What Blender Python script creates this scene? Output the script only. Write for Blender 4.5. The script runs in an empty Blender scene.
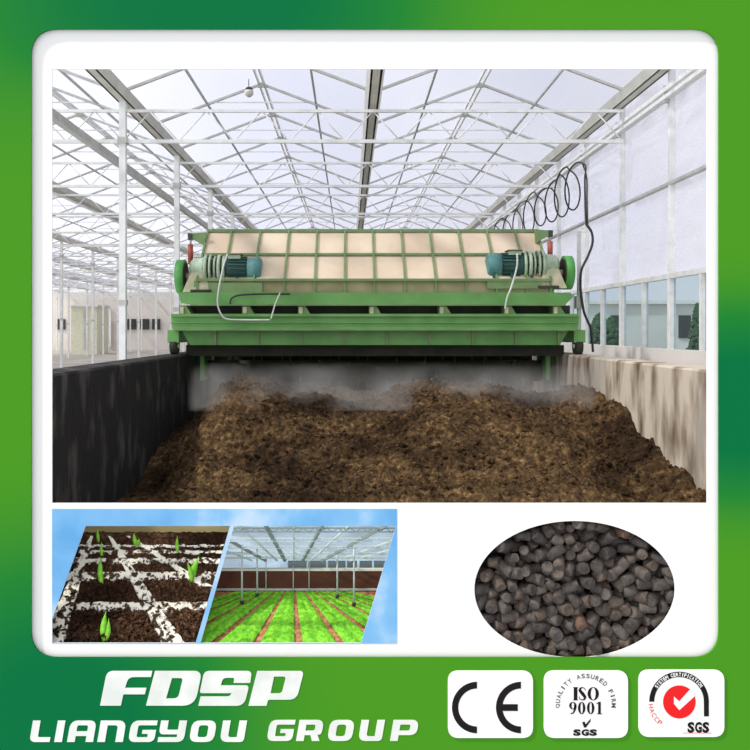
import bpy, bmesh, math, random
from mathutils import Vector, Matrix, noise, geometry
random.seed(7)
C = bpy.context.scene.collection
sc = bpy.context.scene
F = 800.0                                   # focal length, pixels of the 750 px frame
def P(px, py, d): return Vector(((px-350)*d/F, d, (330-py)*d/F))

# ------------------------------------------------------------------ materials
def lin(c): return tuple(((v/255)/12.92 if v/255 <= .04045 else ((v/255+.055)/1.055)**2.4) for v in c) + (1,)
class NT:
    def __init__(s, m): m.use_nodes = True; s.t = m.node_tree; s.t.nodes.clear()
    def n(s, k, **kw):
        o = s.t.nodes.new(k)
        for a, b in kw.items():
            if a.startswith('i_'):
                o.inputs[int(a[2:]) if a[2:].isdigit() else a[2:].replace('_', ' ')].default_value = b
            else: setattr(o, a, b)
        return o
    def l(s, a, b): s.t.links.new(a, b)
    def ramp(s, fac, stops):
        r = s.n('ShaderNodeValToRGB'); e = r.color_ramp.elements
        while len(e) < len(stops): e.new(.5)
        for i, (p, c) in enumerate(stops): e[i].position = p; e[i].color = c if len(c) == 4 else lin(c)
        s.l(fac, r.inputs[0]); return r.outputs[0]
def mat(name, c, rough=.6, metal=0, c2=None, scale=6, bump=0, bscale=None, spec=.4, lo=.35, hi=.65, detail=4, stretch=None):
    m = bpy.data.materials.new(name); t = NT(m)
    out = t.n('ShaderNodeOutputMaterial'); b = t.n('ShaderNodeBsdfPrincipled')
    b.inputs['Roughness'].default_value = rough; b.inputs['Metallic'].default_value = metal
    b.inputs['Specular IOR Level'].default_value = spec
    t.l(b.outputs[0], out.inputs[0])
    tc = t.n('ShaderNodeTexCoord'); src = tc.outputs['Object']
    if stretch:
        mp = t.n('ShaderNodeMapping'); mp.inputs['Scale'].default_value = stretch; t.l(src, mp.inputs[0]); src = mp.outputs[0]
    if c2 is None: c2 = tuple(v*.93 for v in c)
    nz = t.n('ShaderNodeTexNoise'); nz.inputs['Scale'].default_value = scale; nz.inputs['Detail'].default_value = detail
    t.l(src, nz.inputs['Vector'])
    t.l(t.ramp(nz.outputs['Fac'], [(lo, c), (hi, c2)]), b.inputs['Base Color'])
    if bump:
        n2 = t.n('ShaderNodeTexNoise'); n2.inputs['Scale'].default_value = bscale or scale*4; n2.inputs['Detail'].default_value = 5
        t.l(src, n2.inputs['Vector'])
        bp = t.n('ShaderNodeBump'); bp.inputs['Strength'].default_value = bump; bp.inputs['Distance'].default_value = .02
        t.l(n2.outputs['Fac'], bp.inputs['Height']); t.l(bp.outputs[0], b.inputs['Normal'])
    return m
def film(name, trans, tint, diff, dcol, trl, wave=0, wscale=2.0):
    """thin sheet: part clear, part scattering"""
    m = bpy.data.materials.new(name); t = NT(m)
    out = t.n('ShaderNodeOutputMaterial')
    tr = t.n('ShaderNodeBsdfTransparent'); tr.inputs[0].default_value = lin(tint)
    tl = t.n('ShaderNodeBsdfTranslucent'); tl.inputs[0].default_value = lin(dcol)
    df = t.n('ShaderNodeBsdfDiffuse'); df.inputs[0].default_value = lin(dcol)
    m1 = t.n('ShaderNodeMixShader'); m1.inputs[0].default_value = diff/(diff+trl+1e-6); t.l(tl.outputs[0], m1.inputs[1]); t.l(df.outputs[0], m1.inputs[2])
    m2 = t.n('ShaderNodeMixShader'); m2.inputs[0].default_value = trans
    t.l(m1.outputs[0], m2.inputs[1]); t.l(tr.outputs[0], m2.inputs[2])
    if wave:  # clear share varied to imitate wavy highlights on the sheet
        tc = t.n('ShaderNodeTexCoord'); mp = t.n('ShaderNodeMapping'); mp.inputs['Scale'].default_value = (1, .45, 2.2)
        t.l(tc.outputs['Object'], mp.inputs[0])
        nz = t.n('ShaderNodeTexNoise'); nz.inputs['Scale'].default_value = wscale; nz.inputs['Detail'].default_value = 3; nz.inputs['Distortion'].default_value = 1.5
        t.l(mp.outputs[0], nz.inputs['Vector'])
        mr = t.n('ShaderNodeMapRange'); mr.inputs[1].default_value = .35; mr.inputs[2].default_value = .65
        mr.inputs[3].default_value = trans-wave; mr.inputs[4].default_value = min(1, trans+wave); t.l(nz.outputs['Fac'], mr.inputs[0]); t.l(mr.outputs[0], m2.inputs[0])
    t.l(m2.outputs[0], out.inputs[0]); return m

M = {}
M['white'] = mat('white_print', (232,231,229), .8, spec=.1, c2=(231,230,228))
M['letter'] = mat('letter_white', (226,230,224), .7, spec=.1)
M['black'] = mat('black_print', (28,24,25), .7, spec=.1)
M['greytext'] = mat('grey_print', (95,95,102), .7, spec=.1)
M['red'] = mat('red_print', (222,30,32), .7, spec=.1, c2=(216,34,34))
M['steel'] = mat('galvanised_steel', (236,237,234), .5, c2=(222,223,218))
M['steel_dull'] = mat('dull_steel', (196,196,190), .6, c2=(180,180,174))
M['gutter'] = mat('gutter_steel', (216,215,204), .6, c2=(200,199,188), scale=3)
M['rail'] = mat('white_rail', (232,232,228), .5, c2=(215,214,208), scale=8)
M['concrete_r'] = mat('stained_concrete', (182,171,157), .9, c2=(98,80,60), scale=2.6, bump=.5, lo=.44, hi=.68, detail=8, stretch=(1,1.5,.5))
M['concrete_l'] = mat('soiled_shaded_concrete', (24,21,19), .95, c2=(70,68,66), scale=3.0, bump=.5, lo=.52, hi=.68, detail=8, stretch=(1,1.2,.6))  # left wall's shade painted in as near-black, along with soil and drips
M['green'] = mat('machine_green', (92,146,74), .5, c2=(106,160,88), scale=3)
M['green_dk'] = mat('machine_green_rib', (104,132,82), .6, c2=(120,146,98), scale=5)
M['under'] = mat('dark_machine_steel', (42,52,38), .8, c2=(62,60,48), scale=5)  # dark green-brown for underside, gap and slot parts
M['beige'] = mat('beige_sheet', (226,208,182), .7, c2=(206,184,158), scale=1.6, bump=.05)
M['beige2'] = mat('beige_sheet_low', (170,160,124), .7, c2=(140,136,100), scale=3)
M['gear'] = mat('gearbox_paint', (176,196,170), .5, c2=(150,168,140), scale=9)
M['gear_dk'] = mat('gearbox_gap', (62,58,46), .7, c2=(90,80,60), scale=12)
M['pedestal'] = mat('pedestal_paint', (208,200,170), .6, c2=(176,176,140), scale=7)
M['teal'] = mat('motor_teal', (88,140,136), .5, c2=(72,122,120), scale=6)
M['teal_dk'] = mat('motor_dark_teal', (48,88,80), .5, c2=(40,76,70), scale=6)
M['pulley_in'] = mat('pulley_dark', (74,40,42), .7, c2=(40,30,30), scale=6)
M['pulley_rim'] = mat('pulley_green', (84,160,78), .5)
M['ram'] = mat('ram_red', (176,88,66), .5, c2=(140,66,52), scale=8)
M['cable_w'] = mat('pale_cable', (215,220,210), .5)
M['cable_b'] = mat('black_cable', (44,44,46), .5)
M['tine'] = mat('worn_tine', (92,80,66), .6, c2=(60,50,42))
M['floor'] = mat('pale_concrete_floor', (176,170,160), .9, c2=(150,144,134), scale=.6)
M['far_wall'] = mat('far_wall_sheet', (226,218,208), .8, c2=(214,208,200), scale=.4)
M['cream'] = mat('cream_cabin', (226,226,200), .8)
M['dark'] = mat('dark_opening', (58,60,58), .6)
M['build'] = mat('white_render_wall', (214,218,212), .8, scale=.3)
M['leafdk'] = mat('cypress_green', (44,72,44), .9, c2=(66,96,60), scale=4)
M['lamp'] = mat('lamp_glass', (222,212,206), .3)
M['roofglass'] = film('roof_glass', .78, (226,228,238), .4, (220,221,230), .6, .05, .6)
M['wallfilm'] = film('wall_film', .55, (240,241,250), .5, (232,232,240), .5, .35, 1.3)
M['clear'] = film('clear_window', .93, (200,214,222), .5, (160,180,190), .3)
M['pellet'] = [mat('pellet_black_%s' % n, a, .65, c2=b, scale=22, bump=.6, bscale=60, spec=.45) for n, a, b in
   (('grey', (62,56,52), (92,84,78)), ('brown', (70,58,50), (98,86,76)), ('dark', (46,40,38), (74,67,62)), ('rust', (104,74,54), (80,66,56)))]
M['tray'] = mat('dark_tray', (30,28,28), .8)
M['crop'] = mat('young_crop', (140,216,48), .7, c2=(84,172,30), scale=30, bump=.6, bscale=60)
M['path'] = mat('red_earth_path', (206,150,108), .9, c2=(160,92,62), scale=30, bump=.5)
M['brownwall'] = mat('dark_brown_wall', (96,52,38), .8, c2=(80,42,32), scale=10)
M['niche_steel'] = mat('inset_frame', (196,208,210), .5)
M['niche_grey'] = mat('inset_frame_grey', (128,142,142), .5)
M['leaf'] = mat('sprout_leaf', (140,206,60), .45, c2=(104,180,40), scale=25)
M['foam'] = mat('foam_tray', (236,232,214), .9, c2=(205,196,168), scale=20, bump=.5)
M['backdrop_b'] = film('beige_back', .25, (225,215,180), .3, (225,214,176), .7)

def soil_mat(name, cols, scale, bump, patch_scale=.9):
    m = bpy.data.materials.new(name); t = NT(m)
    out = t.n('ShaderNodeOutputMaterial'); b = t.n('ShaderNodeBsdfPrincipled'); b.inputs['Roughness'].default_value = .95; b.inputs['Specular IOR Level'].default_value = .12
    t.l(b.outputs[0], out.inputs[0]); tc = t.n('ShaderNodeTexCoord')
    n1 = t.n('ShaderNodeTexNoise'); n1.inputs['Scale'].default_value = scale; n1.inputs['Detail'].default_value = 8; n1.inputs['Roughness'].default_value = .75
    t.l(tc.outputs['Object'], n1.inputs['Vector'])
    cr = t.ramp(n1.outputs['Fac'], cols); n3 = t.n('ShaderNodeTexNoise'); n3.inputs['Scale'].default_value = patch_scale; n3.inputs['Detail'].default_value = 4; t.l(tc.outputs['Object'], n3.inputs['Vector'])  # broad noise multiplies random darker patches into the soil colour
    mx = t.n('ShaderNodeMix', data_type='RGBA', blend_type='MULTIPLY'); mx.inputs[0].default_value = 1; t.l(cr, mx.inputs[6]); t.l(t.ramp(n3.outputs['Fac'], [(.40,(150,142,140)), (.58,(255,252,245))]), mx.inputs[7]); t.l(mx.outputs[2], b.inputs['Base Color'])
    n2 = t.n('ShaderNodeTexNoise'); n2.inputs['Scale'].default_value = scale*2.2; n2.inputs['Detail'].default_value = 6; n2.inputs['Roughness'].default_value = .7
    t.l(tc.outputs['Object'], n2.inputs['Vector'])
    bp = t.n('ShaderNodeBump'); bp.inputs['Strength'].default_value = bump; bp.inputs['Distance'].default_value = .03
    t.l(n2.outputs['Fac'], bp.inputs['Height']); t.l(bp.outputs[0], b.inputs['Normal']); return m
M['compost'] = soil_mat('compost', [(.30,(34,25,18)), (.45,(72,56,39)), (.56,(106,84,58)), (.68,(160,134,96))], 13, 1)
M['soil'] = soil_mat('potting_soil', [(.32,(40,26,18)), (.48,(84,60,44)), (.6,(130,98,74)), (.72,(190,160,130))], 34, 1)

# printed green of the board: an ink blend fixed to the board
m = bpy.data.materials.new('green_print'); t = NT(m)
out = t.n('ShaderNodeOutputMaterial'); b = t.n('ShaderNodeBsdfPrincipled'); b.inputs['Roughness'].default_value = .8; b.inputs['Specular IOR Level'].default_value = .08
t.l(b.outputs[0], out.inputs[0]); tc = t.n('ShaderNodeTexCoord'); D0 = 6.0
acc = None
for cx, cy, rx, ry, w in ((230,10,270,130,1.05), (-10,-10,190,190,.35), (60,735,250,250,1.1), (745,405,210,135,1.15)):
    p = P(cx, cy, D0)
    mp = t.n('ShaderNodeMapping'); mp.vector_type = 'TEXTURE'
    mp.inputs['Location'].default_value = (p.x, 0, p.z-(330-860)*D0/F); mp.inputs['Scale'].default_value = (rx*D0/F, 50, ry*D0/F)
    t.l(tc.outputs['Object'], mp.inputs[0])
    ln = t.n('ShaderNodeVectorMath', operation='LENGTH'); t.l(mp.outputs[0], ln.inputs[0])
    mr = t.n('ShaderNodeMapRange', interpolation_type='SMOOTHERSTEP'); mr.inputs[1].default_value = 0; mr.inputs[2].default_value = 1.25; mr.inputs[3].default_value = w; mr.inputs[4].default_value = 0
    t.l(ln.outputs['Value'], mr.inputs[0])
    if acc is None: acc = mr.outputs[0]
    else:
        a = t.n('ShaderNodeMath', operation='ADD'); t.l(acc, a.inputs[0]); t.l(mr.outputs[0], a.inputs[1]); acc = a.outputs[0]
t.l(t.ramp(acc, [(0,(66,138,28)), (.5,(28,120,44)), (1,(0,104,56))]), b.inputs['Base Color']); M['board'] = m
# printed sky
m = bpy.data.materials.new('sky_print'); t = NT(m)
out = t.n('ShaderNodeOutputMaterial'); b = t.n('ShaderNodeBsdfPrincipled'); b.inputs['Roughness'].default_value = .8; b.inputs['Specular IOR Level'].default_value = .08
t.l(b.outputs[0], out.inputs[0]); tc = t.n('ShaderNodeTexCoord')
nz = t.n('ShaderNodeTexNoise'); nz.inputs['Scale'].default_value = 1.7; nz.inputs['Detail'].default_value = 5; t.l(tc.outputs['Object'], nz.inputs['Vector'])
t.l(t.ramp(nz.outputs['Fac'], [(.35,(96,158,208)), (.52,(122,176,218)), (.66,(180,204,224))]), b.inputs['Base Color']); M['sky'] = m

# ------------------------------------------------------------------ mesh helpers
def wloc(o): return o.location + (wloc(o.parent) if o.parent else Vector((0,0,0)))
class MB:
    def __init__(s): s.b = bmesh.new(); s.mats = []; s.cur = 0
    def use(s, m):
        if m not in s.mats: s.mats.append(m)
        s.cur = s.mats.index(m); return s
    def face(s, vs, smooth=False):
        try: f = s.b.faces.new(vs); f.material_index = s.cur; f.smooth = smooth; return f
        except ValueError: return None
    def hexa(s, p):
        v = [s.b.verts.new(q) for q in p]
        for i in ((0,3,2,1),(4,5,6,7),(0,1,5,4),(1,2,6,5),(2,3,7,6),(3,0,4,7)): s.face([v[k] for k in i])
        return s
    def box(s, a, b):
        x0,y0,z0 = a; x1,y1,z1 = b
        return s.hexa([(x0,y0,z0),(x1,y0,z0),(x1,y1,z0),(x0,y1,z0),(x0,y0,z1),(x1,y0,z1),(x1,y1,z1),(x0,y1,z1)])
    def bar(s, p, q, w, h=None, up=(0,0,1)):
        p = Vector(p); q = Vector(q); h = h or w; dd = (q-p).normalized(); up = Vector(up)
        if abs(dd.dot(up)) > .95: up = Vector((0,1,0))
        sx = dd.cross(up).normalized()*w/2; sz = sx.cross(dd).normalized()*h/2
        return s.hexa([p-sx-sz, p+sx-sz, q+sx-sz, q-sx-sz, p-sx+sz, p+sx+sz, q+sx+sz, q-sx+sz])
    def tube(s, pts, r, n=8, caps=True):
        pts = [Vector(p) for p in pts]; rs = r if isinstance(r, (list, tuple)) else [r]*len(pts); rings = []
        d0 = (pts[1]-pts[0]).normalized(); ref = Vector((0,0,1)) if abs(d0.z) < .9 else Vector((0,1,0)); sx = d0.cross(ref).normalized()
        for i, p in enumerate(pts):
            dd = (pts[min(i+1,len(pts)-1)]-pts[max(i-1,0)]).normalized()
            sx = (sx-dd*sx.dot(dd)).normalized(); sy = dd.cross(sx)
            rings.append([s.b.verts.new(p+(sx*math.cos(a)+sy*math.sin(a))*rs[i]) for a in (2*math.pi*k/n for k in range(n))])
        for a, c in zip(rings, rings[1:]):
            for k in range(n): s.face([a[k], a[(k+1)%n], c[(k+1)%n], c[k]], True)
        if caps: s.face(rings[0][::-1]); s.face(rings[-1])
        return s
    def plate(s, loops, d, th):
        """pixel outline(s) -> solid plate with its face at distance d"""
        L3 = [[P(x, y, d) for x, y in lp] for lp in loops]
        tris = geometry.tessellate_polygon(L3); flat = [p for lp in L3 for p in lp]
        fr = [s.b.verts.new(p) for p in flat]; bk = [s.b.verts.new(p+Vector((0,th,0))) for p in flat]
        for a in tris: s.face([fr[i] for i in a]); s.face([bk[i] for i in a][::-1])
        o = 0
        for lp in L3:
            n = len(lp)
            for i in range(n): s.face([fr[o+i], fr[o+(i+1)%n], bk[o+(i+1)%n], bk[o+i]])
            o += n
        return s
    def build(s, name, m=None, parent=None, recalc=True):
        if recalc: bmesh.ops.recalc_face_normals(s.b, faces=s.b.faces[:])
        me = bpy.data.meshes.new(name); s.b.to_mesh(me); s.b.free()
        for mm in ([m] if m else s.mats): me.materials.append(mm)
        o = bpy.data.objects.new(name, me); C.objects.link(o)
        if parent:
            me.transform(Matrix.Translation(-wloc(parent))); o.parent = parent
        return o
def tag(o, label=None, cat=None, group=None, kind=None):
    for k, v in (('label',label),('category',cat),('group',group),('kind',kind)):
        if v: o[k] = v
    return o
def empty(name, loc, label=None, cat=None, group=None, kind=None):
    o = bpy.data.objects.new(name, None); o.empty_display_size = .1; o.location = loc; C.objects.link(o)
    return tag(o, label, cat, group, kind)
def copy_tree(o, parent=None):
    c = o.copy(); C.objects.link(c)
    if parent: c.parent = parent
    for ch in list(o.children): copy_tree(ch, c)
    return c
def rnd(pts, n=6):
    """round the corners of an outline whose points are (x, y[, radius])"""
    out = []; N = len(pts)
    for i, p in enumerate(pts):
        r = p[2] if len(p) > 2 else 0; c = Vector(p[:2])
        if r <= 0: out.append((c.x, c.y)); continue
        a = Vector(pts[i-1][:2])-c; b_ = Vector(pts[(i+1)%N][:2])-c
        ra = min(r, a.length*.5); rb = min(r, b_.length*.5); p0 = c+a.normalized()*ra; p1 = c+b_.normalized()*rb
        for k in range(n+1):
            u = k/n; q = p0*(1-u)**2+c*2*u*(1-u)+p1*u*u; out.append((q.x, q.y))
    return out
def rrect(x0, y0, x1, y1, r): return rnd([(x0,y0,r),(x1,y0,r),(x1,y1,r),(x0,y1,r)], 10)
def ell(cx, cy, rx, ry, n=72, a0=0, a1=360): 
    full = abs(a1-a0) >= 360
    return [(cx+rx*math.cos(math.radians(a0+(a1-a0)*k/(n if full else n-1))), cy-ry*math.sin(math.radians(a0+(a1-a0)*k/(n if full else n-1)))) for k in range(n)]

# ------------------------------------------------------------------ the display board
DG, DW = 5.97, 6.0
board = empty('display_board', P(350, 860, 6), 'large green advertising board with white rounded centre panel, openings and company name', 'advertising board')
MB().plate([[(-20,-8),(770,-8),(770,790),(-20,790)], rrect(31, 29, 719, 657.5, 27)], DG, .015).build('green_frame', M['board'], board)
para1 = [(85.5,526),(230,526),(195.5,643),(52,643),(52,619)]
para2 = [(234,526),(396,526),(361,643),(200.5,643)]
OV = ell(574.7, 589.3, 100.3, 68.3, 96)
MB().plate([[(10,8),(740,8),(740,690),(10,690)], [(52,69),(707,69),(707,503),(52,503)], para1, para2, OV], DW, .01).build('white_panel', M['white'], board)
inner = [(x+(-.15 if x < 100 else .15), y) for x, y in para1]
MB().plate([[(52,509),(397,509),(397,643.6),(52,643.6)], [(85.5,526),(230,526),(195.5,643),(52.2,643),(52.2,619)], para2], DW-.003, .003).build('sky_print', M['sky'], board)

DL = DG-.004
def zl(u, v, x0, y0, k): return (x0+u/k, y0+v/k)
def conv(L, x0, y0, k): return rnd([(x0+p[0]/k, y0+p[1]/k, (p[2] if len(p) > 2 else 0)/k) for p in L])
r1 = (100, 665, 7.5); r2 = (190, 665, 6.25)
big = {
 'F': [conv([(0,305),(52,45,50),(392,45),(382,90),(212,90,45),(188,172),(348,172),(336,220),(175,220),(156,305)], *r1)],
 'D': [conv([(345,305),(412,45),(765,45,60),(712,305,95)], *r1), conv([(540,98),(622,98,22),(585,252,35),(495,252)], *r1)],
 'S': [conv([(88,38,35),(387,38,30),(376,112),(272,112),(279,80,14),(206,80,24),(192,128),(370,128,25),(338,255,50),(52,255),(66,197),(248,197,14),(260,176),(60,176,16)], *r2)],
 'P': [conv([(365,255),(420,38),(712,38,28),(666,217,50),(488,217,10),(478,255)], *r2), conv([(525,72),(600,72,18),(573,178,20),(503,178)], *r2)]}
for k_, loops in big.items(): MB().plate(loops, DL, .004).build('logo_letter', M['letter'], board)
def small(ch, w, H, t_, h):
    y6 = H*.28
    A = {'L': [[(0,0,6),(w,0),(w,h),(t_,h,2),(t_,H),(0,H)]],
     'I': [[(0,0),(t_,0),(t_,H),(0,H)]],
     'A': [[(0,0),(0,H,8),(w,H,7),(w,0),(w-t_,0),(w-t_,y6),(t_,y6),(t_,0)], [(t_,y6+h),(w-t_,y6+h),(w-t_,H-h,2),(t_,H-h,2)]],
     'N': [[(0,0),(0,H),(w,H,8),(w,0),(w-t_,0),(w-t_,H-h,3),(t_,H-h),(t_,0)]],
     'G': [[(0,0,7),(w,0,6),(w,H*.56),(w*.48,H*.56),(w*.48,H*.38),(w-t_,H*.38),(w-t_,h),(t_,h,2),(t_,H-h,2),(w,H-h),(w,H),(0,H,8)]],
     'Y': [[(0,0),(w,0,7),(w,H),(w-t_,H),(w-t_,H*.57),(t_,H*.57,1),(t_,H),(0,H),(0,H*.36,5),(w-t_,H*.36),(w-t_,h),(0,h)]],
     'O': [[(0,0,8),(w,0,8),(w,H,8),(0,H,8)], [(t_,h,3),(w-t_,h,3),(w-t_,H-h,3),(t_,H-h,3)]],
     'U': [[(0,0,8),(w,0,4),(w,H),(w-t_,H),(w-t_,h),(t_,h,3),(t_,H),(0,H)]],
     'R': [[(0,0),(0,H),(w,H,7),(w,H*.32,6),(w-t_*.55,H*.3),(w-1,0),(w-t_-1,0),(w-t_-3.5,y6),(t_,y6),(t_,0)], [(t_,y6+h*.95),(w-t_,y6+h*.95,2),(w-t_,H-h,2),(t_,H-h)]],
     'P': [[(0,0),(0,H),(w,H,7),(w,y6,7),(t_,y6),(t_,0)], [(t_,y6+h*.95),(w-t_,y6+h*.95,2),(w-t_,H-h,2),(t_,H-h)]]}
    return A[ch]
def put_small(ch, x0, x1, yb, H, t_=7.6, h=4.6):
    loops = [rnd([(x0+p[0]+.17*p[1], yb-p[1]) + tuple(p[2:]) for p in lp]) for lp in small(ch, x1-x0, H, t_, h)]
    MB().plate(loops, DL, .004).build('logo_letter', M['letter'], board)
for ch, a, b_ in (('L',29.3,49.5),('I',54.2,62),('A',67,93),('N',97.2,122.8),('G',128,154),('Y',157.5,183.5),('O',188.8,213.5),('U',219.5,243.5)):
    put_small(ch, a, b_, 742, 21.3)
for ch, a, b_ in (('G',266.5,292),('R',296,320.5),('O',327,351.5),('U',358,381.5),('P',390,415.5)):
    put_small(ch, a, b_, 741, 21)

# ---- text through the built-in font
def glyph(ch, bold=0):
    cu = bpy.data.curves.new('g', 'FONT'); cu.body = ch; cu.size = 1; cu.fill_mode = 'FRONT'; cu.offset = bold; cu.resolution_u = 3
    o = bpy.data.objects.new('g', cu); C.objects.link(o)
    dg = bpy.context.evaluated_depsgraph_get(); me = bpy.data.meshes.new_from_object(o.evaluated_get(dg))
    vs = [v.co.xy.copy() for v in me.vertices]; fs = [list(p.vertices) for p in me.polygons]
    bpy.data.objects.remove(o); bpy.data.curves.remove(cu); bpy.data.meshes.remove(me); return vs, fs
def put_glyph(mb, ch, cx, cy, w, h, ang=0, d=6, bold=.02, th=.0015):
    vs, fs = glyph(ch, bold)
    if not vs: return
    x0 = min(v.x for v in vs); x1 = max(v.x for v in vs); y0 = min(v.y for v in vs); y1 = max(v.y for v in vs)
    ca, sa = math.cos(ang), math.sin(ang); out = []
    for v in vs:
        u = ((v.x-x0)/(x1-x0+1e-9)-.5)*w; q = ((v.y-y0)/(y1-y0+1e-9)-.5)*h
        out.append(mb.b.verts.new(P(cx+u*ca-q*sa*1, cy-(u*sa+q*ca), d)))
    for f in fs:
        nf = mb.face([out[i] for i in f])
    return mb
WID = {'I':.35,'1':.5,'M':1.15,'Q':1.05,'O':1.0}
def arc_text(m_, e_, txt, cx, cy, r, a0, a1, h, w, d, bold=.02):
    n = len(txt)
    for i, ch in enumerate(txt):
        if ch == ' ': continue
        a = math.radians(a0+(a1-a0)*i/(n-1))
        put_glyph(MB(), ch, cx+r*math.cos(a), cy-r*math.sin(a), w*WID.get(ch,.9), h, a-math.pi/2, d, bold).build('printed_letter', m_, e_, False)
DP = DG-.012; DT = DP-.002
def plaque(x0, y0, x1, y1, label):
    e = empty('certification_plaque', P((x0+x1)/2, y1, DG), label, 'plaque')
    MB().plate([rrect(x0, y0, x1, y1, 11)], DP, .012).build('plaque_plate', M['white'], e); return e
# CE
e = plaque(448, 671, 533, 738, 'white rounded plaque with the two black letters CE, leftmost of three')
mb = MB()
mb.plate([ell(477, 707.6, 25, 25.7, 40, 90, 270)+ell(477, 707.6, 18.7, 19, 40, 270, 90)], DT, .002).build('printed_letter', M['black'], e)
o_ = ell(521, 707.6, 25, 25.7, 40, 90, 270)+ell(521, 707.6, 18.5, 19, 40, 270, 90)
mb = MB(); mb.plate([o_], DT, .002); mb.plate([[(502,704.3),(517.8,704.3),(517.8,711),(502,711)]], DT-.0004, .0024); mb.build('printed_letter', M['black'], e)
# ISO 9001
e = plaque(544, 670.8, 628, 738, 'white rounded plaque reading ISO 9001 under an arch of grey lettering, middle one')
arc_text(M['greytext'], e, 'QUALITY ASSURED FIRM', 585.8, 704, 28, 184, -3, 4.6, 4.0, DT)
mb = MB()
def stroke(mb, pts, d=None):
    """variable-width pen line: pts = (x, y, width)"""
    d = d or DT
    for a, c in zip(pts, pts[1:]):
        A = Vector(a[:2]); B = Vector(c[:2]); n = (B-A).normalized(); n = Vector((-n.y, n.x))
        q = [A+n*a[2]/2, B+n*c[2]/2, B-n*c[2]/2, A-n*a[2]/2]
        mb.face([mb.b.verts.new(P(v.x, v.y, d)) for v in q])
    for a in pts[1:-1]:
        mb.face([mb.b.verts.new(P(x, y, d-.0001)) for x, y in ell(a[0], a[1], a[2]/2, a[2]/2, 10)])
def didO(mb, x0, y0, x1, y1, s):
    cx = (x0+x1)/2; cy = (y0+y1)/2; mb.plate([ell(cx,cy,(x1-x0)/2,(y1-y0)/2,40), ell(cx,cy,(x1-x0)/2-s,(y1-y0)/2-.5,40)], DT, .002)
mb.plate([[(573.8,687.2),(577.4,687.2),(577.4,700.3),(573.8,700.3)]], DT, .002); stroke(mb, [(573,687.5,.6),(578.2,687.5,.6)]); stroke(mb, [(573,700.1,.6),(578.2,700.1,.6)])
stroke(mb, [(585.6,690.6,.7),(584.6,688.4,.7),(582.4,687.5,.9),(580.2,688.4,1.7),(579.9,690.6,2.8),(582.6,693.8,3.4),(585,697,2.8),(584.6,699.3,1.6),(582.4,700,.9),(580,699.2,.8),(579,696.6,.7)])
didO(mb, 587.6, 687.2, 598.9, 700.4, 3.2)
didO(mb, 569.2, 702, 576.6, 709.4, 2.4); stroke(mb, [(575.3,705.6,2.6),(575,709.4,2.2),(573.4,712.8,1.4),(570.6,714,.9)])
didO(mb, 578, 702, 585.4, 714.2, 2.5); didO(mb, 587, 702, 594.4, 714.2, 2.5)
mb.plate([[(598.2,702),(600.8,702),(600.8,714),(598.2,714)]], DT, .002); stroke(mb, [(596.4,704,.8),(598.6,702.6,.9)]); stroke(mb, [(596.8,714,.6),(602.2,714,.6)])
mb.build('printed_lettering', M['black'], e)
MB().plate([rnd([(582.2,722.4),(584.6,721.6),(585.8,724.4),(590.8,718.6),(590.4,721.6),(586,727.6),(584,727.6)])], DT, .002).build('check_mark', M['black'], e)
for ch, x in (('S',577), ('G',585.2), ('S',593.3)): put_glyph(MB(), ch, x, 732.6, 7.6, 6.6, 0, DT, .06).build('printed_letter', M['black'], e, False)
# SYSTEM CERTIFICATION
e = plaque(638.8, 670, 724.4, 737, 'white rounded plaque with a red disc and check mark under a black arch, rightmost')
cx, cy = 679.1, 701.7
arch = ell(cx, cy, 29.8, 29.9, 60, 180, 0)+[(cx+29.8, 716.4), (cx+25, 716.4)]+ell(cx, cy, 24.8, 24.6, 60, 0, 180)
MB().plate([arch], DT, .002).build('black_arch', M['black'], e)
arc_text(M['white'], e, 'SYSTEM CERTIFICATION', cx, cy, 27.2, 146, 36, 3.7, 2.5, DT-.0006, .03)
MB().plate([ell(cx+.3, cy+.3, 16.3, 16.5, 64)], DT, .002).build('red_disc', M['red'], e)
MB().plate([[(674,696.7),(679.3,701.4),(690,689.6),(695.6,695.4),(679.3,710.2),(674,703.8)]], DT-.001, .001).build('check_mark', M['white'], e)
for i, ch in enumerate('HACCP'):
    a = math.radians(189+i*9.6); put_glyph(MB(), ch, cx+28.5*math.cos(a), cy-28.5*math.sin(a), 3.8, 4.6, a+math.pi/2, DT, .0).build('printed_letter', M['red'], e, False)
for ch, x in (('S',691), ('G',698.4), ('S',705.8)): put_glyph(MB(), ch, x, 727.4, 6.9, 10.8, 0, DT, .05).build('printed_letter', M['black'], e, False)
MB().plate([[(683,732.9),(711.5,732.9),(711.5,733.3),(683,733.3)]], DT+.0005, .0015).build('red_underline', M['red'], e)

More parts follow.
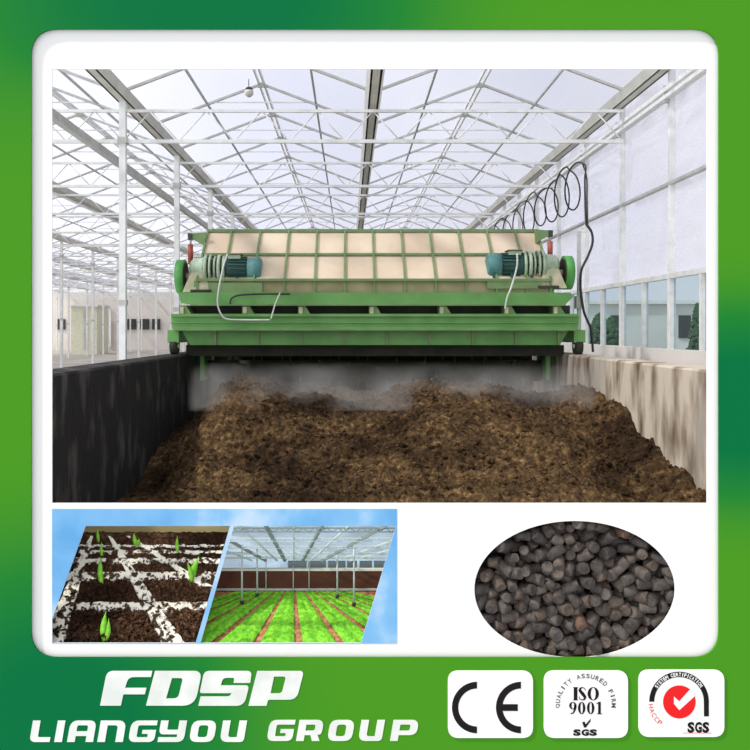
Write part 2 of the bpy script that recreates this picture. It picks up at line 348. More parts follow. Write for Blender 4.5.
# ------------------------------------------------------------------ pellets behind the oval
tr = MB()
n = 64; rings = []
for k, (sc_, d) in enumerate(((1.03,6.012), (1.02,6.1), (.9,6.2), (.5,6.24), (.02,6.25))):
    rings.append([tr.b.verts.new(P(574.7+100.3*sc_*math.cos(2*math.pi*i/n), 589.3+68.3*sc_*math.sin(2*math.pi*i/n), d)) for i in range(n)])
for a, c in zip(rings, rings[1:]):
    for i in range(n): tr.face([a[i], a[(i+1)%n], c[(i+1)%n], c[i]], True)
tag(tr.build('oval_tray', M['tray']), 'dark oval tray set in the white panel, full of black pellets', 'tray')
def pellet_mesh(i):
    rng = random.Random(i); b = bmesh.new(); n = 14; L = rng.uniform(.095, .16) if i % 4 else rng.uniform(.07, .09); R = rng.uniform(.036, .045); rings = []
    prof = [(-L/2, .84), (-L/2+.005, .97), (-L/4, 1.0), (0, 1.02), (L/4, 1.0), (L/2-.005, .97), (L/2, .83)]
    for y, s_ in prof:
        rings.append([b.verts.new((R*s_*math.cos(a)*(1+.06*noise.noise(Vector((a, y*9, i)))), y+.006*noise.noise(Vector((a*2, y*5, i+9))), R*s_*math.sin(a)*(1+.08*noise.noise(Vector((a+3, y*9, i)))))) for a in (2*math.pi*k/n for k in range(n))])
    for a, c in zip(rings, rings[1:]):
        for k in range(n): f = b.faces.new([a[k], a[(k+1)%n], c[(k+1)%n], c[k]]); f.smooth = True
    b.faces.new(rings[0][::-1]); b.faces.new(rings[-1]); bmesh.ops.recalc_face_normals(b, faces=b.faces[:])
    me = bpy.data.meshes.new('pellet'); b.to_mesh(me); b.free(); me.materials.append(M['pellet'][(0,1,2,0,1,0,2,0,1,0,2,3)[i]]); return me
pm = [pellet_mesh(i) for i in range(12)]
proto = bpy.data.objects.new('pellet', pm[0])
tag(proto, 'stubby black fertiliser pellet among those heaped behind the oval opening', 'pellet', 'fertiliser pellets in the oval')
rng = random.Random(11); placed = 0
for layer, (mind, dd, tot) in enumerate(((10.2, 6.15, 150), (10.8, 6.085, 140))):
    pts = []; tries = 0
    while len(pts) < tot and tries < 20000:
        tries += 1; a = rng.uniform(0, 2*math.pi); q = math.sqrt(rng.random())*.97
        x = 574.7+100.3*q*math.cos(a); y = 589.3+68.3*q*math.sin(a)
        if all((x-u)**2+(y-v)**2 > mind**2 for u, v in pts): pts.append((x, y))
    for x, y in pts:
        c = proto if placed == 0 else proto.copy()
        C.objects.link(c); c.data = pm[(rng.randrange(11) if rng.random() > .012 else 11)]; placed += 1
        c.location = P(x, y, dd+rng.uniform(-.02, .02)); c.rotation_euler = (rng.uniform(-.9,.9), rng.uniform(0,6.3), rng.uniform(0,3.14))
        s_ = rng.uniform(1.02, 1.22)*(.97 if y > 560 else .88); c.scale = (s_, s_, s_)
print('pellets', placed)

# ------------------------------------------------------------------ seedling tray behind the left opening
def sl(py): return 198+(643-py)*34/117
def flr(y0, d0, y1, d1):
    k = (1/d1-1/d0)/(y0-y1)
    return lambda px, py, lift=0: P(px, py, 1/(1/d0+(y0-py)*k)) + Vector((0, -.35*lift, lift))
F1 = flr(643, 6.05, 527, 6.55)
b = MB(); nx, ny = 190, 150; V = []
VX, VY = 98.5, 517.
def rowy(j): return VY+1/(.0111+.0058*j)        # horizontal ribs of the tray
def near_rib(px, py):
    s_ = VX+(px-VX)*126/(py-VY)
    du = abs(((s_-52)/121+.5) % 1-.5)*121       # px at the near edge
    v = 1/(py-VY); dv = abs(((v-.0111)/.0058+.5) % 1-.5)
    return min(du/17, dv/.125)
for j in range(ny+1):
    row = []; v0 = 1/(650-VY); v1 = 1/(527-VY); py = 650-(650-532)*(j/ny)
    for i in range(nx+1):
        px = 30+220*i/nx; k = (py-VY)/126; q = near_rib(px, py)
        cell = min(1, max(0, (q-.7)/.9))
        z = k*(cell*(.035+.035*noise.noise(Vector((px*.09/k, py*.12/k, 1)))) + .05*noise.fractal(Vector((px*.25, py*.3, 5)), 1, 2, 4)*(.4+cell)) - .02*k
        row.append(b.b.verts.new(F1(min(px, sl(py)-.5), py, z)))
    V.append(row)
for j in range(ny):
    for i in range(nx): b.face([V[j][i], V[j][i+1], V[j+1][i+1], V[j+1][i]], True)
rng = random.Random(3)
ico = bmesh.new(); bmesh.ops.create_icosphere(ico, subdivisions=1, radius=1); iv = [v.co.copy() for v in ico.verts]; fi = [[v.index for v in f.verts] for f in ico.faces]; ico.free()
for k_ in range(4200):
    py = 533+108*rng.random()**.8; px = rng.uniform(34, sl(py)-2); kk = (py-VY)/126; q = near_rib(px, py)
    if q < .95 and rng.random() > .13: continue
    c = F1(px, py, kk*(.02+.03*rng.random())); rr = kk*(.008+.018*rng.random()**2); R = Matrix.Rotation(rng.uniform(0,6), 3, Vector((rng.random()-.5, rng.random()-.5, rng.random()-.5)).normalized()); el = rng.uniform(1, 2.6)
    vs = [b.b.verts.new(c+R@Vector((v.x*el, v.y*.8, v.z*.6))*rr) for v in iv]
    for f in fi: b.face([vs[z_] for z_ in f])
tag(b.build('potting_soil', M['soil']), 'dark crumbly potting soil filling the cells of the seedling tray', 'soil', kind='stuff')
tray = empty('seedling_tray', F1(125, 643), 'white foam cell tray holding soil and green sprouts, lower left opening', 'seedling tray')
def strip(pts_w, name):
    mb = MB(); pr = None
    for (px, py, wx, wy) in pts_w:
        if px+wx > sl(py-wy)-1: continue
        j1 = 1+.25*noise.noise(Vector((px*.3, py*.3, 3))); k = (py-VY)/126
        cs = [F1(px-wx*j1, py+wy*j1, -.03*k), F1(px-wx*j1, py+wy*j1, .012*k), F1(px+wx*j1, py-wy*j1, .012*k), F1(px+wx*j1, py-wy*j1, -.03*k)]
        vs = [mb.b.verts.new(c) for c in cs]
        if pr:
            for a_, c_ in ((0,1),(1,2),(2,3)): mb.face([pr[a_], pr[c_], vs[c_], vs[a_]])
        pr = vs
    mb.build(name, None, tray) if False else mb.build(name, M['crumbfoam'], tray)
m = mat('foam_with_crumbs', (60,44,32), .9, c2=(240,236,220), scale=22, bump=.6, lo=.42, hi=.50, detail=8); M['crumbfoam'] = m
for s_ in (52, 173, 294): strip([(VX+(s_-VX)*(py-VY)/126, py, 11*(py-VY)/126, 0) for py in [650-i*3 for i in range(39)]], 'tray_rib')
for j in range(5):
    y = rowy(j); wy = (4.2,4,2.6,1.6,1.2)[j]/((y-VY)/90)**1.6*((y-VY)/90)**1.6
    strip([(x, y+.6*math.sin(x*.3), 0, wy) for x in range(40, 246, 4)], 'tray_rib')
bd = MB(); bd.hexa([P(30,533,6.62), P(229,533,6.62), P(229,533,6.66), P(30,533,6.66), P(30,515,6.62), P(231,515,6.62), P(231,515,6.66), P(30,515,6.66)])
tag(bd.build('beige_backing', M['backdrop_b']), 'blurred beige strip behind the seedling tray', 'backing')
def leaf(mb, base, tip, w, bend):
    base = Vector(base); tip = Vector(tip); ax = tip-base; L = ax.length; sx = ax.cross(Vector((0,1,0))).normalized(); fy = Vector((0,-1,0)); N = 9; rows = []
    for i in range(N+1):
        u = i/N; c = base+ax*u+sx*bend*math.sin(u*math.pi)*L; ww = w*math.sin(min(1, u*1.02+.06)*math.pi)**.75*(1-.25*u)+.001
        rows.append([mb.b.verts.new(q) for q in (c-sx*ww, c+fy*ww*.15, c+sx*ww, c-fy*ww*.5)])
    for a, c in zip(rows, rows[1:]):
        for k in range(4): mb.face([a[k], a[(k+1)%4], c[(k+1)%4], c[k]], True)
seeds = [((102,586),(101,557),3.0,'second from the front in the left row, a single broad upright leaf', None),
 ((191,582),(199,556),3.6,'with two spreading leaves at the right of the tray', (187,562)),
 ((104,643),(106,611),3.8,'nearest the viewer, tall with a split blade at the bottom edge', (108.5,618)),
 ((102,557),(101.7,542),1.8,'third from the front in the left row, small and upright', None),
 ((98.8,542),(97.5,528),1.9,'furthest back in the left row, against the beige strip', None),
 ((136.5,546),(134,533),2.4,'in the middle back, leaning left', (139,538)),
 ((178,553),(177.3,536),2.0,'in the back right, thin and upright', None)]
for bs, tp, w, lb, second in seeds:
    B = F1(bs[0], bs[1], -.005); d = B.y-.01; T = P(tp[0], tp[1], d-.02); k = d/F
    e = empty('seedling', B, 'green sprout '+lb, 'seedling', 'sprouts in the seedling tray')
    mb = MB(); leaf(mb, B, T, w*k, .04); mb.build('leaf', M['leaf'], e)
    if second: mb = MB(); leaf(mb, B+Vector((.004,-.004,0)), P(second[0], second[1], d-.05), w*.7*k, -.06); mb.build('leaf', M['leaf'], e)

# ------------------------------------------------------------------ small crop greenhouse behind the slanted opening
F2 = flr(648, 6.04, 592, 6.75)
UX, UY = 293.7, 576.
def bx(s_, py): return UX+(s_-UX)*(py-UY)/67
mb = MB(); a = [F2(sl(647),647,-.02), F2(400,647,-.02), F2(400,590,-.004), F2(sl(590),590,-.004)]
vs = [mb.b.verts.new(v) for v in a]; mb.face(vs); vs2 = [mb.b.verts.new(v-Vector((0,0,.03))) for v in a]; mb.face(vs2[::-1])
for i in range(4): mb.face([vs[i], vs2[i], vs2[(i+1)%4], vs[(i+1)%4]])
tag(mb.build('earth_bed', M['path']), 'reddish brown earth showing as paths between the green crop rows', 'ground')
cen = [62.5, 105.5, 148.5, 191.5, 234.5, 277, 320, 362.5, 405.5, 448.5, 491.5, 534.5]
names = {234.5:'wide crop row left of the red path second from centre-left', 277:'crop row just left of the central red path', 320:'crop row just right of the central red path', 362.5:'crop row right of the second path on the right'}
for s_ in cen:
    mb = MB(); rows = []; rng = random.Random(int(s_+99))
    for j in range(61):
        py = 647-(647-591.5)*j/60; k = (py-UY)/67; row = []
        for i in range(13):
            u = i/12*2-1; hh = (1-abs(u)**6)*.020-.014*math.exp(-(u/.16)**2); hh += .008*noise.noise(Vector((s_*.3+u*4, py*.7, 2)))
            hh -= .012 if (int((1/k)*5.2) % 3 == 0 and abs(((1/k)*5.2) % 1-.5) < .22) else 0
            row.append(mb.b.verts.new(F2(min(400, max(sl(py)+.5, bx(s_+u*17.4, py))), py, (hh-.004)*max(k, .15))))
        rows.append(row)
    for r_, q_ in zip(rows, rows[1:]):
        for i in range(12): mb.face([r_[i], r_[i+1], q_[i+1], q_[i]], True)
    o = mb.build('crop_row', M['crop'])
    tag(o, names.get(s_, 'bright green outer crop row on the %s side of the small field' % ('left' if s_ < 290 else 'right')), 'crop row', 'crop rows in the small greenhouse' )
dB = 6.77
def pbox(x0, y0, x1, y1, d, depth, mb=None):
    a = P(x0, y1, d); c = P(x1, y0, d); mb = mb or MB(); return mb.box((a.x, d, a.z), (c.x, d+depth, c.z))
e = empty('brown_shade_wall', P(294, 592, dB), 'dark brown wall behind the green crop rows with pale cap rail', 'wall')
pbox(213, 571, 400, 588.6, dB, .03).build('wall_panel', M['brownwall'], e)
pbox(214, 568.8, 400, 571, dB-.005, .03).build('cap_rail', M['rail'], e)
pbox(212, 588.6, 400, 590.6, dB-.01, .03).build('base_rail', M['steel_dull'], e)
pbox(211, 590.6, 400, 593, dB-.005, .03).build('base_strip', M['dark'], e)
m = film('pale_backdrop', .6, (226,240,248), .3, (232,242,248), .7, .2, 2)
tag(pbox(220, 515, 410, 572, 6.9, .02).build('hazy_backing', m), 'bright hazy blue-white backing beyond the small greenhouse frame', 'backing')
for i, (x0, x1) in enumerate(((288,306.5),(308,326),(328,345.5),(347,357),(359.5,372),(374,386))):
    tag(pbox(x0, 561.5, x1, 568.6, 6.84, .02).build('grey_window', M['niche_grey']), 'small grey window above the brown wall, %s from the left' % ('first','second','third','fourth','fifth','sixth')[i], 'window', 'grey windows above the brown wall')
F3 = flr(519, 6.05, 561, 6.75)
def cy3(k): return UY-57*k       # k: 1 near .. .26 far
fr = empty('small_greenhouse_frame', F3(293, 545), 'white steel roof frame of the small crop greenhouse', 'roof frame')
for s_ in (140, 190, 232, 262, 294, 326, 356, 398, 450, 500):
    ks = [k/100 for k in range(27, 101) if sl(UY-57*k/100)+1 < UX+(s_-UX)*k/100 < 404]
    if not ks: continue
    k0, k1 = ks[-1], ks[0]; mb = MB(); mb.bar(F3(UX+(s_-UX)*k0, UY-57*k0), F3(UX+(s_-UX)*k1, UY-57*k1), .012 if s_ not in (262,326,190,398) else .022); mb.build('roof_beam', M['niche_grey'] if s_ in (262,326,190,398) else M['niche_steel'], fr)
for k, nm in ((.84,0), (.66,1), (.52,1), (.41,1), (.33,1)):
    y = UY-57*k; mb = MB(); xl_ = sl(y)+1; mb.bar(F3(xl_, y), F3(404, y),   .009*k+.003); mb.bar(F3(xl_, y)+Vector((0,0,-.035*k)), F3(404, y)+Vector((0,0,-.035*k)), .006*k+.002)
    x = xl_
    while x < 400:
        mb.bar(F3(x, y), F3(x+7*k, y)+Vector((0,0,-.035*k)), .005); mb.bar(F3(x+7*k, y)+Vector((0,0,-.035*k)), F3(x+14*k, y), .005); x += 14*k
    mb.build('cross_truss', M['niche_grey'] if nm == 0 else M['niche_steel'], fr)
for x, yt, yb, nm in ((242,545,603,'front left'), (257.2,548,596,'second left'), (337.3,550,597,'second right'), (354,545,605,'front right'), (293.3,566,592,'centre back'), (266,556,592,'back left'), (309,556,592,'back right')):
    Bp = F2(x, yb); d = Bp.y; w = .0075 if yb > 595 else .004; e = empty('frame_post', Bp, 'thin pale post, %s of the small crop greenhouse' % nm, 'post', 'posts of the small greenhouse')
    MB().tube([Bp, P(x, yt, d)], w, 8).build('shaft', M['niche_steel'], e)
    if yb > 594: MB().tube([Bp-Vector((0,0,.005)), Bp+Vector((0,0,.02))], .016, 8).build('foot', M['dark'], e)

# ------------------------------------------------------------------ greenhouse: floor, roof spans
GH, RH = 3.8, 4.56; Y0, Y1 = 8.0, 80.0
GX = [4.45, .38, -3.66, -7.76, -11.9, -16.0, -20.1, -24.2, -28.3]
o = MB().box((-30, 13.6, -2.1), (60, 200, -2.0)).build('floor', M['floor']); tag(o, kind='structure')
RAFT = [14.65-2*3+2.06*k for k in range(0, 36)]; RAFT = [y for y in RAFT if Y0 < y < Y1]
for i in range(len(GX)-1):
    xr, xl = GX[i], GX[i+1]; xc = (xr+xl)/2; hw = (xr-xl)/2
    span = empty('ceiling' if i == 0 else 'ceiling.%03d' % i, (xc, Y0, GH), kind='structure')
    for a_, c_ in ((xl, xc), (xr, xc)):
        mb = MB(); mb.face([mb.b.verts.new(v) for v in ((a_,Y0,GH+.06),(a_,Y1,GH+.06),(c_,Y1,RH+.05),(c_,Y0,RH+.05))]); mb.build('glazing', M['roofglass'], span)
        mb = MB(); xm = (a_+c_)/2; zm = (GH+RH)/2; mb.bar((xm,Y0,zm+.02),(xm,Y1,zm+.02),.035); mb.build('purlin', M['steel_dull'], span)
    mb = MB(); mb.bar((xc-.045,Y0,RH+.01),(xc-.045,Y1,RH+.01),.03,.06); mb.bar((xc+.045,Y0,RH+.01),(xc+.045,Y1,RH+.01),.03,.06); mb.build('ridge_bar', M['steel'], span)
    mb = MB(); mb.bar((xl,0,GH),(xc,0,RH),.04,.05,(0,1,0)); mb.bar((xc,0,RH),(xr,0,GH),.04,.05,(0,1,0)); mb.box((xc-.07,-.03,RH-.06),(xc+.07,.03,RH+.02)); r0 = mb.build('rafter', M['steel_dull'])
    mb = MB(); mb.bar((xc-.9,0,RH-.34),(xc+.9,0,RH-.34),.02); t0 = mb.build('collar_tie', M['steel'])
    for k, y in enumerate(RAFT):
        for src in (r0, t0):
            if src is t0 and k > 12: continue
            c = src if k == 0 else src.copy()
            if k: C.objects.link(c)
            c.parent = span; c.location = Vector((0, y, 0))-span.location
for i, x in enumerate(GX[:]):
    w = .085; mb = MB()
    mb.box((x-w, Y0, GH-.12), (x+w, Y1, GH-.10)); 
    for s_ in (-1, 1): mb.hexa([(x+s_*(w-.03),Y0,GH-.12),(x+s_*w,Y0,GH-.12),(x+s_*w,Y1,GH-.12),(x+s_*(w-.03),Y1,GH-.12),(x+s_*(w+.02),Y0,GH+.03),(x+s_*(w+.05),Y0,GH+.03),(x+s_*(w+.05),Y1,GH+.03),(x+s_*(w+.02),Y1,GH+.03)])
    tag(mb.build('trim_%d' % (i+1), M['gutter']), kind='structure')
mb = MB(); mb.bar((-4.08,Y0,2.95),(-4.08,Y1,2.95),.10,.12); tag(mb.build('trim_10', M['steel_dull']), kind='structure')
# trusses and columns
TY = [12.9+4.02*k for k in range(17)]
TX = [4.40, -3.66, -11.9, -20.1, -28.3]
ords = ('nearest', 'second nearest', 'third nearest')
bays = ('machine bay', 'first bay left of the machine', 'second bay left of the machine', 'outermost left bay')
for bi in range(4):
    xr, xl = TX[bi], TX[bi+1]
    e0 = empty('roof_truss', (xl, TY[0], 3.04))
    mb = MB(); mb.bar((xl,TY[0],3.53),(xr,TY[0],3.53),.045); mb.build('top_chord', M['steel'], e0)
    mb = MB(); mb.bar((xl,TY[0],3.04),(xr,TY[0],3.04),.055); mb.build('bottom_chord', M['steel'], e0)
    mb = MB(); n = 9; stp = (xr-xl)/n
    for k in range(n):
        x = xl+stp*k; mb.tube([(x,TY[0],3.04),(x+stp/2,TY[0],3.53)],.012,5); mb.tube([(x+stp/2,TY[0],3.53),(x+stp,TY[0],3.04)],.012,5)
    mb.build('web_bracing', M['steel'], e0)
    for k, y in enumerate(TY):
        c = e0 if k == 0 else copy_tree(e0); c.location.y = y
        if k < 3: tag(c, 'slim white lattice roof truss, %s in the %s' % (ords[k], bays[bi]), 'roof truss')
        else: tag(c, 'white lattice roof truss beyond the third one in the %s' % bays[bi], 'roof truss')
        c['group'] = 'lattice roof trusses'
for ci, x in enumerate(TX[1:]):
    c0 = empty('steel_column', (x, 0, -2.0)); mb = MB(); mb.box((x-.052,-.05,-2.0),(x+.052,.05,GH-.12)); mb.build('shaft', M['steel'], c0)
    mb = MB(); mb.box((x-.075,-.07,3.0),(x+.075,.07,3.1)); mb.box((x-.065,-.06,.4),(x+.065,.06,.48)); mb.build('bracket', M['steel_dull'], c0)
    for k, y in enumerate(TY):
        if ci == 3 and k % 2: continue
        c = c0 if k == 0 else copy_tree(c0); c.location.y = y
        row = ('first row left of the machine','second row left of the machine','third row left','outermost left row')[ci]
        tag(c, ('square white steel column, %s of the %s' % (ords[k], row)) if k < 3 else 'white steel column beyond the third of the %s' % row, 'column', 'greenhouse columns')
# ------------------------------------------------------------------ right glass wall
XW = 4.56
wr = empty('wall_right', (XW, Y0, -.2), kind='structure')
mb = MB(); 
mb.face([mb.b.verts.new(v) for v in ((XW+.03,Y0,.77),(XW+.03,Y1,.77),(XW+.03,Y1,GH),(XW+.03,Y0,GH))]); mb.build('film_sheet', M['wallfilm'], wr)
MY = [9.3+2.04*k for k in range(34)]
for y in MY: MB().box((XW-.04,y-.035,.8),(XW+.04,y+.035,GH)).build('mullion', M['steel'], wr)
MB().box((XW-.05,Y0,2.06),(XW+.03,Y1,2.10)).build('mid_rail', M['steel_dull'], wr)
mb = MB(); mb.box((XW-.13,Y0,3.36),(XW-.07,Y1,3.42)); mb.box((XW-.13,Y0,3.26),(XW-.07,Y1,3.31)); mb.box((XW-.07,Y0,3.28),(XW,Y1,3.30)); mb.build('track_rail', M['steel'], wr)
for y in MY[::1]: MB().box((XW-.12,y-.03,3.22),(XW,y+.03,3.46)).build('rail_bracket', M['steel_dull'], wr)
MB().box((XW-.05,Y0,.73),(XW+.05,Y1,.80)).build('sill_rail', M['rail'], wr)
MB().box((XW-.07,Y0,-2.0),(XW+.12,Y1,-.27)).build('base_wall', M['far_wall'], wr)
wl = empty('window_1', (XW, Y0, -.25), kind='structure')
ys = [9.3+1.02*k for k in range(60)]
for k, y in enumerate(ys):
    w = .05 if k % 2 == 0 else .028
    MB().box((XW-.045,y-w,-.27),(XW+.04,y+w,.73)).build('window_post', M['rail'], wl)
    if k < 59:
        mb = MB(); mb.face([mb.b.verts.new(v) for v in ((XW+.01,y,-.27),(XW+.01,ys[k+1],-.27),(XW+.01,ys[k+1],.73),(XW+.01,y,.73))]); mb.build('pane', M['clear'], wl)
# far wall and its openings
wb = empty('wall_back', (-12, Y1, -2), kind='structure')
MB().box((-30, Y1, -2.0), (4.6, Y1+.2, 1.5)).build('lower_wall', M['far_wall'], wb)
MB().box((-30, Y1, 1.5), (4.6, Y1+.2, 3.8)).build('upper_wall', M['far_wall'], wb)
for i, (x0, x1) in enumerate(((56,65),(124.5,136),(140,149),(152,160))):
    w_ = pbox(x0, 319, x1, 329.5, Y1-.15, .1).build('window_%d' % (i+2), M['dark']); tag(w_, kind='structure')
w_ = empty('door_1', (-25, Y1-.3, -2), kind='structure'); pbox(98, 309.5, 107.5, 346, Y1-.5, .1).build('door_leaf', M['dark'], w_); pbox(108.5, 309.5, 111, 346, Y1-.5, .1).build('door_post', M['rail'], w_)
e = empty('site_cabin', P(84, 346, 66), 'small cream cabin at the far left end of the greenhouse', 'cabin')
a = P(71, 306.5, 66); c = P(97, 306.5, 66); MB().box((a.x,66,-2),(c.x,69,a.z)).build('cabin_wall', M['cream'], e); MB().box((a.x-.15,65.8,a.z),(c.x+.15,69.2,a.z+.15)).build('cabin_roof', M['rail'], e)
pbox(83.5, 310, 86, 350, 65.9, .1).build('door_seam', M['steel_dull'], e)
# outside on the right
e = empty('white_building', (30, 62, -2), 'low white building seen through the lower right windows', 'building')
MB().box((17.5,60,-2),(44,70,1.95)).build('wall', M['build'], e); MB().box((17.2,59.7,1.95),(44.3,70.3,2.2)).build('roof_edge', M['rail'], e)
for px in (617, 685):
    a = P(px, 316, 59.9); MB().box((a.x-.45,59.9,-.6),(a.x+.45,60.0,1.1)).build('window', M['dark'], e)
def tree(px, d, ztop, r, label, name, z0=-2):
    x = (px-350)*d/F; mb = MB(); rng = random.Random(px)
    H = ztop-z0
    for k in range(420):
        u = rng.random(); rr = r*(1-u)**.7*(.6+.5*rng.random())+.03; a = rng.uniform(0,6.28); c = Vector((x+rr*math.cos(a), d+rr*math.sin(a), z0+.4+u*(H-.4)))
        bmesh.ops.create_icosphere(mb.b, subdivisions=1, radius=rng.uniform(.08,.16)*(1.2 if r > .6 else .9), matrix=Matrix.Translation(c))
    e = empty(name, (x, d, z0), label, 'tree'); mb.build('foliage', M['leafdk'], e); MB().tube([(x,d,z0),(x,d,z0+H*.8)],.07,6).build('trunk', M['tine'], e)
tree(698, 40, 1.25, .5, 'dark narrow cypress standing before the white building', 'cypress_tree')
tree(600, 50, 1.0, 1.1, 'bushy dark tree left of the white building outside', 'bushy_tree')
tree(611, 44, .6, .8, 'low round bush outside near the building corner', 'bush')
# ------------------------------------------------------------------ trough, compost
WL, WR = -2.35, 3.10
def twall(x0, x1, m_, label, ys_=6.7):
    mb = MB(); n = 90; side = []
    for j in range(n+1):
        y = ys_+(30-ys_)*j/n; jx = .012*noise.noise(Vector((x0, y*2, 0)))
        side.append([mb.b.verts.new(v) for v in ((x0+jx,y,-1.75),(x0+jx,y,-.37),(x0+.02,y,-.35),(x1-.02,y,-.35),(x1+jx,y,-.37),(x1+jx,y,-1.75))])
    for a, c in zip(side, side[1:]):
        for k in range(6): mb.face([a[k], a[(k+1)%6], c[(k+1)%6], c[k]])
    mb.face(side[0]); mb.face(side[-1][::-1])
    return tag(mb.build('trough_wall', m_), label, 'wall')
twall(WL-.35, WL, M['concrete_l'], 'soiled concrete trough wall on the left of the compost, darkened with painted shade', 6.2)
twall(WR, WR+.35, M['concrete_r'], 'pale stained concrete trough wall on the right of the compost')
def ss(a, b_, x): t_ = max(0, min(1, (x-a)/(b_-a))); return t_*t_*(3-2*t_)
def comp(x, y):
    z = -1.50+.70*ss(6.9, 10.6, y)
    z -= .55*ss(10.7, 12.2, y)
    edge = -1.72-.10*ss(8, 10, y)+.12*noise.noise(Vector((0, y*1.3, 4)))
    z -= .62*(1-ss(edge-.5, edge+.35, x))*ss(13, 10, y)
    z += .13*math.exp(-((x+1.35)/.5)**2)*ss(8, 10, y)
    z += .07*math.exp(-((x-1.6)/.8)**2) - .10*math.exp(-((x-.25)/.35)**2)*ss(7,8,y)
    z -= .10*ss(1.9, 2.7, x+.12*(y-8))*(1-ss(2.6,3.05,x)); z += .13*ss(2.4,3.1,x)*ss(10.8,9,y)*ss(6.9,7.5,y)
    z += .09*noise.fractal(Vector((x*1.6, y*1.6, 0)), 1, 2, 3)
    z += .050*noise.fractal(Vector((x*7, y*7, 3)), .8, 2, 4)
    r_ = abs(noise.noise(Vector((x*15, y*15, 8)))); z += .045*r_ + .03*abs(noise.noise(Vector((x*33, y*33, 2))))
    z -= .05*(1-ss(6.66,6.9,y))
    return max(z, -1.72)
mb = MB(); nx, ny = 400, 380; V = []
for j in range(ny+1):
    y = 6.66+(13.2-6.66)*(j/ny)**1.15
    V.append([mb.b.verts.new((x, y, comp(x, y))) for x in (WL+.004+(WR-WL-.008)*i/nx for i in range(nx+1))])
for j in range(ny):
    for i in range(nx): mb.face([V[j][i], V[j][i+1], V[j+1][i+1], V[j+1][i]], True)
rng = random.Random(5)
ico = bmesh.new(); bmesh.ops.create_icosphere(ico, subdivisions=1, radius=1); iv = [v.co.copy() for v in ico.verts]; fi = [[v.index for v in f.verts] for f in ico.faces]; ico.free()
for k in range(5200):
    x = rng.uniform(WL+.05, WR-.05); y = 6.95+4.0*rng.random()**1.2; r_ = .008+.030*rng.random()**3
    R = Matrix.Rotation(rng.uniform(0,6), 3, Vector((rng.random(), rng.random(), rng.random())).normalized()); c = Vector((x, y, comp(x, y)+r_*.3)); sx = (rng.uniform(.7,1.5), rng.uniform(.7,1.3), rng.uniform(.5,.9))
    vs = [mb.b.verts.new(c+R@Vector((v.x*sx[0], v.y*sx[1], v.z*sx[2]))*r_*rng.uniform(.8,1.2)) for v in iv]
    for f in fi: mb.face([vs[q] for q in f])
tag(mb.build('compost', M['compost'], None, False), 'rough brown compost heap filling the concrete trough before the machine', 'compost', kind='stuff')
tag(MB().box((WL-.3, 7.7, -1.85), (WR+.3, 30, -1.76)).build('trough_bottom', M['under']), 'dark bottom of the compost trough', 'trough bottom')
# steam
mb = MB(); mb.box((-1.9, 9.3, -.95), (2.9, 11.1, -.42)); m = bpy.data.materials.new('steam'); t = NT(m)
out = t.n('ShaderNodeOutputMaterial'); vo = t.n('ShaderNodeVolumePrincipled'); t.l(vo.outputs[0], out.inputs['Volume'])
vo.inputs['Color'].default_value = (.95,.92,.88,1); tc = t.n('ShaderNodeTexCoord'); nz = t.n('ShaderNodeTexNoise'); nz.inputs['Scale'].default_value = 1.6; nz.inputs['Detail'].default_value = 2
t.l(tc.outputs['Object'], nz.inputs['Vector']); mr = t.n('ShaderNodeMapRange'); mr.inputs[1].default_value = .42; mr.inputs[2].default_value = .7; mr.inputs[3].default_value = 0; mr.inputs[4].default_value = .8
t.l(nz.outputs['Fac'], mr.inputs[0]); 
sp = t.n('ShaderNodeSeparateXYZ'); t.l(tc.outputs['Object'], sp.inputs[0]); m2 = t.n('ShaderNodeMapRange'); m2.inputs[1].default_value = -.42; m2.inputs[2].default_value = -.75; m2.inputs[3].default_value = 0; m2.inputs[4].default_value = 1
t.l(sp.outputs[2], m2.inputs[0]); mu = t.n('ShaderNodeMath', operation='MULTIPLY'); t.l(mr.outputs[0], mu.inputs[0]); t.l(m2.outputs[0], mu.inputs[1]); t.l(mu.outputs[0], vo.inputs['Density'])
tag(mb.build('steam', m), 'thin pale steam drifting over the top of the compost', 'steam', kind='stuff')

# ------------------------------------------------------------------ compost turning machine
mc = empty('compost_turner', (0.34, 11.8, -.35), 'large green compost turning machine with long beige slanted hopper spanning the trough', 'machine')
DM = 11.4
def PT(px, t_, off=0):      # on the slanted hopper face: px measured at its bottom edge, t 0 bottom .. 1 top
    x = (px-350)*DM/F; return Vector((x, DM+.88*t_-off*.676, .7125+.8075*t_+off*.737*.3))
mb = MB(); a = [PT(196,0), PT(552,0), PT(552,1), PT(196,1)]; nrm = Vector((0,.68,-.73))*.03
vs = [mb.b.verts.new(v+Vector((0,.02,0))) for v in a]+[mb.b.verts.new(v+Vector((0,.02,0))+nrm) for v in a]
for q in ((0,1,2,3),(7,6,5,4),(0,4,5,1),(1,5,6,2),(2,6,7,3),(3,7,4,0)): mb.face([vs[k] for k in q])
mb.build('hopper_sheet', M['beige'], mc)
rib_px = [197, 223, 253.7, 284.3, 314.7, 344.6, 374.4, 405, 435.8, 466.4, 497, 527.5, 551]
for px in rib_px: MB().bar(PT(px,0), PT(px,1), .026, .05, (0,1,0)).build('hopper_rib', M['green_dk'], mc)
for tt, w in ((0,.035), (.5,.035), (1,.045)): MB().bar(PT(196,tt,.01), PT(552,tt,.01), .045, w, (0,0,1)).build('hopper_rail', M['green_dk'], mc)
for px in (195, 553):        # closing side plates
    mb = MB(); x = (px-350)*DM/F; mb.hexa([(x-.02,DM,.45),(x+.02,DM,.45),(x+.02,12.9,.45),(x-.02,12.9,.45),(x-.02,DM+.02,.70),(x+.02,DM+.02,.70),(x+.02,12.9,1.5),(x-.02,12.9,1.5)]); mb.build('side_plate', M['green'], mc)
